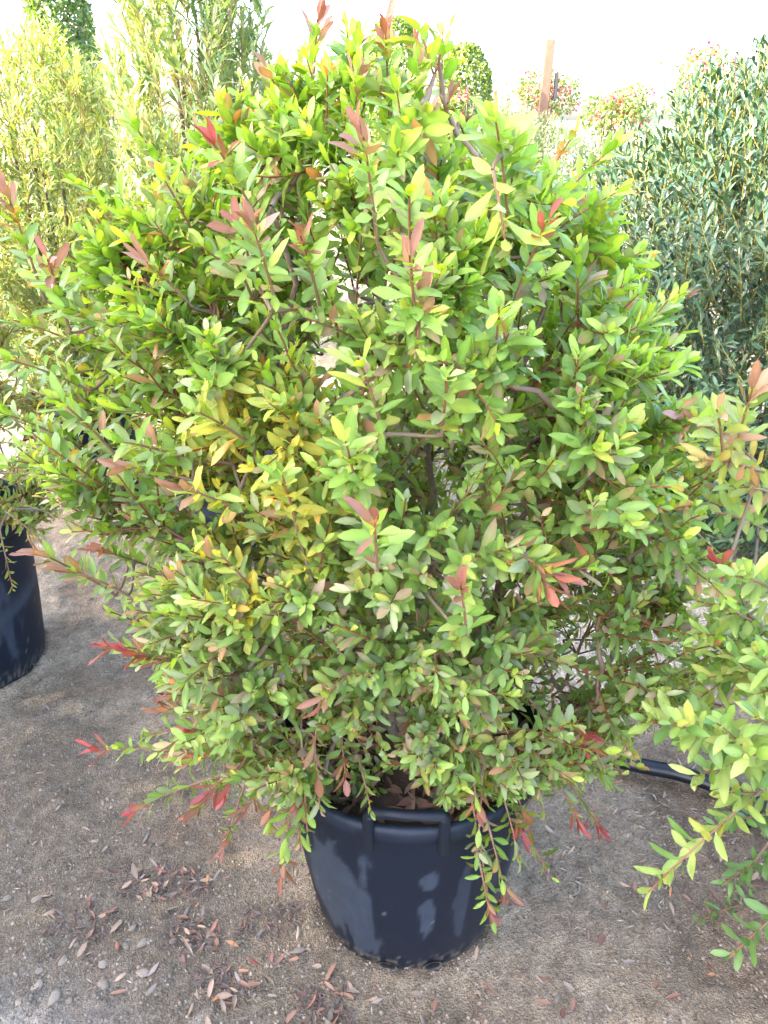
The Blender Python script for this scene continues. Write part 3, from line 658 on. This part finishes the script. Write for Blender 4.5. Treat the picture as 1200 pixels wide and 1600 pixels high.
# ------------------------------------------------------------------ wooden post and bougainvilleas
pp = at_y(861, 62, 9.2); dep = 9.2*math.cos(PITCH)+(H-pp[2])*math.sin(PITCH); pw = 14/FPX*dep
post = thing('wooden_post', (pp[0], 9.2, 0), 'bare pinkish wooden post standing among the red-flowered bushes', 'post')
def boxmesh(name, c, sx, sy, sz, col, mat, parent, tilt=0, bev=.006):
    import bmesh
    bm = bmesh.new(); bmesh.ops.create_cube(bm, size=1)
    for v_ in bm.verts: v_.co = Vector((v_.co.x*sx, v_.co.y*sy, v_.co.z*sz))
    bmesh.ops.bevel(bm, geom=bm.edges[:], offset=bev, segments=2, affect='EDGES')
    vs = np.array([v_.co for v_ in bm.verts]); fs = [tuple(v_.index for v_ in f.verts) for f in bm.faces]; bm.free()
    vs[:, 0] += tilt*vs[:, 2]; vs = vs+np.array(c)
    return link_mesh(name, vs, fs, mat, parent, False, np.tile(col, (len(vs), 1)))
boxmesh('post_shaft', (pp[0]-.03, 9.2, pp[2]/2), pw, pw, pp[2], V(.17, .105, .075), M_wood, post, .02)
boxmesh('bracket', (pp[0]+pw*.5+.045, 9.2, pp[2]-.42), .03, .07, .26, V(.05, .05, .06), M_wood, post, 0, .003)
def bougain(px, py, Y, r, h, label, nfl, seed):
    p = at_y(px, py, Y)
    o = thing('flowering_bush', (p[0], Y, 0), label, 'flowering bush', 'pink and red flowered bushes in the background')
    zt = p[2]+h*.5; n = 2300
    def blobpts(n, zbias):
        u = R.normal(0, 1, (n, 3)); u = nrm(u)*(.55+.45*R.random((n, 1))**.6)
        k = R.integers(0, 5, n); off = np.array([[math.sin(seed*3+j*2.2)*.55*r, math.cos(seed+j*2.2)*.4*r, -.18*h*(j % 3)] for j in range(5)])
        return V(p[0], Y, zt-h*.45)+off[k]+u*V(r*.6, r*.6, h*.42)
    F = Leaves(); P = blobpts(n, 0); lowf = R.random(n) < .45
    P[lowf] = np.stack([p[0]+R.normal(0, r*.6, lowf.sum()), Y+R.normal(0, r*.5, lowf.sum()), R.uniform(.1, zt-.3*h, lowf.sum())], 1)
    C = pal([V(.16, .26, .05), V(.09, .17, .05), V(.26, .3, .07), V(.3, .16, .06)], [.35, .35, .2, .1])(n)*R.uniform(.7, 1.2, (n, 1))
    F.add(P, R.normal(0, 1, (n, 3)), nrm(R.normal(0, .6, (n, 3))+V(0, 0, 1)), R.uniform(.04, .065, n), R.uniform(.02, .035, n), .3, .1, C, C); F.build('foliage', M_narrow, o, 0)
    cl = blobpts(nfl, 1)
    for q_ in cl:
        Ff = Leaves()
        m = 11; cc_ = [V(.72, .05, .20), V(.65, .03, .10), V(.75, .10, .24)][int(R.integers(0, 3))]
        PP = q_+R.normal(0, .028, (m, 3)); C = cc_*R.uniform(.8, 1.1, (m, 1))
        Ff.add(PP, R.normal(0, 1, (m, 3)), R.normal(0, 1, (m, 3)), R.uniform(.03, .045, m), R.uniform(.025, .035, m), .3, .1, C, C)
        Ff.build('flower_cluster', M_petal, o, 0)
    T = Tubes()
    for k in range(9):
        a = R.random()*6.28; e = V(p[0]+r*.6*math.cos(a), Y+r*.5*math.sin(a), zt-R.random()*h*.4)
        T.add(bez(V(p[0], Y, 0), V(p[0], Y, .8), e-V(0, 0, .4), e, 7), .014, .004, V(.17, .12, .09), 5)
    T.build('branches', M_bark, o)
bougain(715, 185, 7.6, .26, .45, 'pink flowered bush just right of the central bush top, below the smaller clipped tree', 30, 1)
bougain(845, 140, 9.8, .42, .5, 'pink flowered bush behind the wooden post', 22, 2)
bougain(970, 170, 8.4, .34, .45, 'sparse red flowered bush between the post and the dark glossy shrub', 16, 3)
bougain(1110, 125, 7.8, .42, .6, 'red flowered bush rising behind the top of the dark glossy shrub', 32, 4)
bougain(780, 205, 8.8, .45, .3, 'low yellowish bush with few red flowers left of the wooden post', 6, 5)

# ------------------------------------------------------------------ irrigation pipe on the ground, right
hp = [(700, 1080), (820, 1135), (930, 1178), (1000, 1196), (1060, 1208), (1120, 1228), (1180, 1256), (1240, 1290), (1330, 1340)]
pts = [at_z(x, y, .03) for x, y in hp]
def crom(P, k=7):
    P = [2*P[0]-P[1]]+list(P)+[2*P[-1]-P[-2]]; o = []
    for i in range(1, len(P)-2):
        for t_ in np.linspace(0, 1, k, endpoint=False):
            o.append(.5*((2*P[i])+(-P[i-1]+P[i+1])*t_+(2*P[i-1]-5*P[i]+4*P[i+1]-P[i+2])*t_**2+(-P[i-1]+3*P[i]-3*P[i+1]+P[i+2])*t_**3))
    o.append(P[-2]); return np.array(o)
pipe = thing('irrigation_pipe', pts[4], 'thick black plastic pipe curving across the soil under the pale lime shrub', 'pipe')
T = Tubes(); T.add(crom(pts), .021, .021, V(.006, .008, .015), 14); T.build('hose', M_pipe, pipe)
s0 = at_z(1155, 1243, .03); s1 = at_z(1165, 1290, .02)
T = Tubes(); T.add([s0, s0*.6+s1*.4, s1], .014, .014, V(.012, .014, .02), 10); T.build('outlet_stub', M_pipe, pipe)
T = Tubes(); d_ = nrm(pts[6]-pts[5]); s0[2] = .03
T.add([s0-d_*.03, s0-d_*.028, s0+d_*.028, s0+d_*.03], .026, .026, V(.014, .016, .02), 14); T.build('tee_collar', M_pipe, pipe)

# ------------------------------------------------------------------ fallen leaves (individuals)
def on_ground(px, py): p = at_z(px, py, 0); p[2] = float(ground_z(p[0], p[1])); return p
def in_view(p): return True
spots = []
for cx_, cy_, n, sx, sy in ((290, 1385, 17, 34, 20), (215, 1375, 8, 26, 8), (125, 1440, 14, 36, 16), (295, 1450, 7, 18, 12), (370, 1500, 14, 40, 26), (530, 1560, 12, 40, 28), (350, 1560, 12, 55, 30)):
    for _ in range(n): spots.append((R.normal(cx_, sx), R.normal(cy_, sy)))
for _ in range(46): spots.append((R.uniform(150, 640), R.uniform(1330, 1600)))
for _ in range(22): spots.append((R.uniform(620, 1150), R.uniform(1500, 1600)))
for _ in range(30): spots.append((R.uniform(0, 420), R.uniform(1090, 1340)))
for _ in range(34): spots.append((R.uniform(850, 1190), R.uniform(1230, 1430)))
spots += [(527, 1510), (835, 1525), (880, 1572), (862, 1568), (935, 1480), (505, 1535), (640, 1525), (655, 1580), (315, 1507), (430, 1545)]
pal_leaf = [('rust', V(.33, .15, .095)), ('tan', V(.42, .28, .19)), ('maroon', V(.22, .07, .055)), ('orange', V(.52, .22, .08)), ('grey', V(.27, .22, .19))]
ORD = ['leftmost', 'second from left', 'third from left', 'fourth from left', 'fifth from left', 'sixth from left', 'seventh from left', 'eighth from left', 'ninth from left', 'tenth from left', 'eleventh from left', 'twelfth from left', 'thirteenth from left', 'fourteenth from left', 'fifteenth from left']
def zone(px, py):
    r_ = ('along the bottom edge' if py > 1535 else 'just above the bottom edge' if py > 1460 else 'level with the pot base' if py > 1380 else 'level with the pot wall' if py > 1290
          else 'level with the pot rim' if py > 1200 else 'above pot-rim level')
    c_ = 'at far left' if px < 170 else 'at left' if px < 320 else 'left of centre' if px < 470 else 'at centre' if px < 640 else 'right of centre' if px < 900 else 'at right' if px < 1050 else 'at far right'
    return r_+' '+c_
reg = {}
def label_all():
    for (what, zn), lst in reg.items():
        lst.sort(key=lambda q: q[0])
        for k, (px, o, cat, grp) in enumerate(lst):
            pre = '' if len(lst) == 1 else ', '+('rightmost' if k == len(lst)-1 else ORD[k])
            tag(o, f'{what}{pre}, {zn}', cat, grp)
for i, (px, py) in enumerate(spots):
    if px < 3 or px > 1197 or py > 1597: continue
    p = on_ground(px, py)
    if math.hypot(p[0]-CX, p[1]-CY) < .225: continue
    right_side = px > 620; back = py < 1345
    cn, cc_ = pal_leaf[int(R.choice(5, p=[.24, .36, .17, .03, .20]))]
    if back and not right_side: cn, cc_ = pal_leaf[int(R.choice([1, 4, 4, 2]))]
    if right_side and back: cn, cc_ = pal_leaf[int(R.choice([4, 1, 4, 2]))]
    a = R.random()*6.28; Lf = R.uniform(.022, .040)*(.8 if back else 1)
    F = Leaves(); d = V(math.cos(a), math.sin(a), R.normal(.05, .12)); cv = cc_*R.uniform(.75, 1.15)
    F.add([p+V(0, 0, .0065)], [d], nrm([[R.normal(0, .25), R.normal(0, .25), 1 if R.random() > .3 else -1]]), [Lf], [Lf*R.uniform(.28, .38)], [R.uniform(.1, .9)], [R.normal(0, .35)], cv, cv*R.uniform(.7, 1.0))
    o = F.build('fallen_leaf', M_dry, None, 2)
    word = {'rust': 'rust-red', 'tan': 'pale tan', 'maroon': 'dark maroon', 'orange': 'bright orange', 'grey': 'greyish'}[cn]
    reg.setdefault((f'{word} fallen leaf', zone(px, py)), []).append((px, o, 'fallen leaf', 'fallen leaves scattered on the soil'))

# ------------------------------------------------------------------ stones
ico = []
def stone(p, s, flat, colr, rnd=R):
    import bmesh
    bm = bmesh.new(); bmesh.ops.create_icosphere(bm, subdivisions=2, radius=1)
    vs = np.array([v_.co for v_ in bm.verts]); fs = [tuple(v_.index for v_ in f.verts) for f in bm.faces]; bm.free()
    k = R.normal(0, 1, (3, 3)); dsp = 1+.16*np.sin(vs@k.T*1.7+R.random(3)*6).sum(1); vs = vs*dsp[:, None]
    a = R.random()*6.28; Rm = np.array([[math.cos(a), -math.sin(a), 0], [math.sin(a), math.cos(a), 0], [0, 0, 1]])
    vs = vs*V(1, R.uniform(.6, .9), flat)*s; vs = vs@Rm.T+p
    return link_mesh('pebble', vs, fs, M_stone, None, True, np.tile(colr, (len(vs), 1)))
sp = []
for _ in range(9): sp.append((R.uniform(5, 110), R.uniform(1370, 1600), R.uniform(.005, .012)))
for _ in range(10): sp.append((R.uniform(60, 330), R.uniform(1440, 1600), R.uniform(.005, .011)))
for _ in range(9): sp.append((R.uniform(5, 420), R.uniform(1110, 1380), R.uniform(.004, .009)))
for _ in range(10): sp.append((R.uniform(450, 1180), R.uniform(1480, 1600), R.uniform(.004, .007)))
sp += [(60, 1405, .014), (85, 1560, .016), (225, 1475, .014), (225, 1525, .012), (208, 1450, .012), (165, 1540, .014), (100, 1500, .012), (330, 1305, .009)]
for px, py, s in sp:
    p = on_ground(px, py); o = stone(p+V(0, 0, s*.05), s, R.uniform(.3, .5), V(.29, .235, .18)*R.uniform(.65, 1.1))
    reg.setdefault(('pale pebble', zone(px, py)), []).append((px, o, 'pebble', 'pale pebbles in the soil'))
label_all()

# gravel, crumbs and litter: uncountable
def poly_stuff(n, xr, yr, smin, smax, colf, name, label, cat):
    px = R.uniform(*xr, n); py = R.uniform(*yr, n); Pq = []
    th = np.array([0, 1.26, 2.51, 3.77, 5.03]); vs = []; ls = []; cs = []
    for i in range(n):
        d = ray(px[i], py[i]); 
        p = V(0, 0, H)+d*((0-H)/d[2]); z = float(ground_z(p[0], p[1])); s = smin+(smax-smin)*R.random()**2.5
        rr = s*R.uniform(.7, 1.2, 5); a = R.random()*6
        ring = np.stack([p[0]+rr*np.cos(th+a), p[1]+rr*np.sin(th+a), np.full(5, z-.001)], 1)
        ring2 = np.stack([p[0]+rr*.6*np.cos(th+a), p[1]+rr*.6*np.sin(th+a), np.full(5, z+s*R.uniform(.4, .9))], 1)
        b_ = len(vs)*10; vs.append(np.vstack([ring, ring2])); c_ = colf()
        cs.append(np.tile(c_, (10, 1)))
        for j in range(5): k = (j+1) % 5; ls += [b_+j, b_+k, b_+5+k, b_+5+j]
        ls += [b_+5, b_+6, b_+7, b_+8, b_+9]
    ls = np.array(ls); sizes = np.tile([4, 4, 4, 4, 4, 5], n)
    o = link_mesh(name, np.vstack(vs), (ls, sizes), M_stone, None, False, np.vstack(cs))
    return tag(o, label, cat, None, 'stuff')
def gravel_col():
    return [V(.29, .23, .18), V(.20, .16, .12), V(.34, .28, .22), V(.40, .35, .29), V(.13, .10, .08), V(.31, .19, .125)][int(R.choice(6, p=[.44, .29, .09, .01, .12, .05]))]*R.uniform(.75, 1.15)
poly_stuff(15000, (-30, 1230), (1000, 1640), .0010, .0052, gravel_col, 'gravel', 'fine gravel and soil crumbs scattered over the ground', 'gravel')
# chaff: thin dry slivers, denser under the right-hand plants
F = Leaves()
def chaff(n, xr, yr, lo, hi, cs, wr=(.12, .25)):
    P = []
    for _ in range(n):
        p = on_ground(R.uniform(*xr), R.uniform(*yr)); p[2] += .004; P.append(p)
    a = R.random(n)*6.28; D = np.stack([np.cos(a), np.sin(a), R.normal(0, .15, n)], 1); Lf = R.uniform(lo, hi, n)
    C = np.array(cs)[R.integers(0, len(cs), n)]*R.uniform(.7, 1.15, (n, 1))
    F.add(P, D, nrm(np.tile(V(0, 0, 1), (n, 1))+R.normal(0, .3, (n, 3))), Lf, Lf*R.uniform(*wr, n), R.uniform(.1, .8, n), R.normal(0, .15, n), C, C*.9)
cs = [V(.46, .40, .32), V(.28, .19, .14), V(.15, .10, .08), V(.36, .21, .14)]
chaff(900, (850, 1210), (1200, 1460), .008, .028, cs); chaff(900, (-10, 650), (1080, 1610), .005, .02, cs); chaff(350, (600, 1210), (1450, 1610), .005, .018, cs)
chaff(500, (840, 1150), (900, 1200), .012, .035, cs)
for x_, y_ in ((290, 1385), (225, 1378), (125, 1445), (300, 1460), (340, 1530), (510, 1570), (420, 1440)):
    chaff(90, (x_-45, x_+45), (y_-22, y_+22), .008, .026, [V(.06, .045, .05), V(.11, .06, .05), V(.20, .08, .06), V(.09, .08, .09)], (.2, .35))
o = F.build('leaf_litter', M_dry, None, 0); tag(o, 'thin dry slivers and dark crumbled leaf litter spread over the soil', 'leaf litter', None, 'stuff')

# ------------------------------------------------------------------ tall hedge added out of view at left, only to shade the plants
hd = thing('added_shade_hedge', (-4.3, -1.8, 0), 'unseen tall hedge added out of frame at left to shade the pots', 'hedge')
F = Leaves(); n = 95000; X0, X1, Y0h, Y1h = -4.8, -3.9, -4.8, 2.2
P = np.stack([R.uniform(X0, X1, n), R.uniform(Y0h, Y1h, n), R.random(n)**.85], 1)
P[:, 2] *= 4.2-1.5*smooth01((P[:, 1]-1.25)/.15)
C = np.array([V(.08, .17, .04), V(.11, .21, .05)])[R.integers(0, 2, n)]
F.add(P, R.normal(0, 1, (n, 3)), R.normal(0, 1, (n, 3)), R.uniform(.07, .12, n), R.uniform(.035, .055, n), .3, .1, C, C)
F.build('foliage', M_narrow, hd, 0)
for k in range(6):
    T = Tubes(); yy = Y0h+(k+.5)*(Y1h-Y0h)/6; T.add([V(-4.3, yy, 0), V(-4.28, yy, 1.3), V(-4.3, yy+.03, 3.1)], .04, .012, V(.15, .12, .09), 7); T.build('trunk', M_bark, hd)
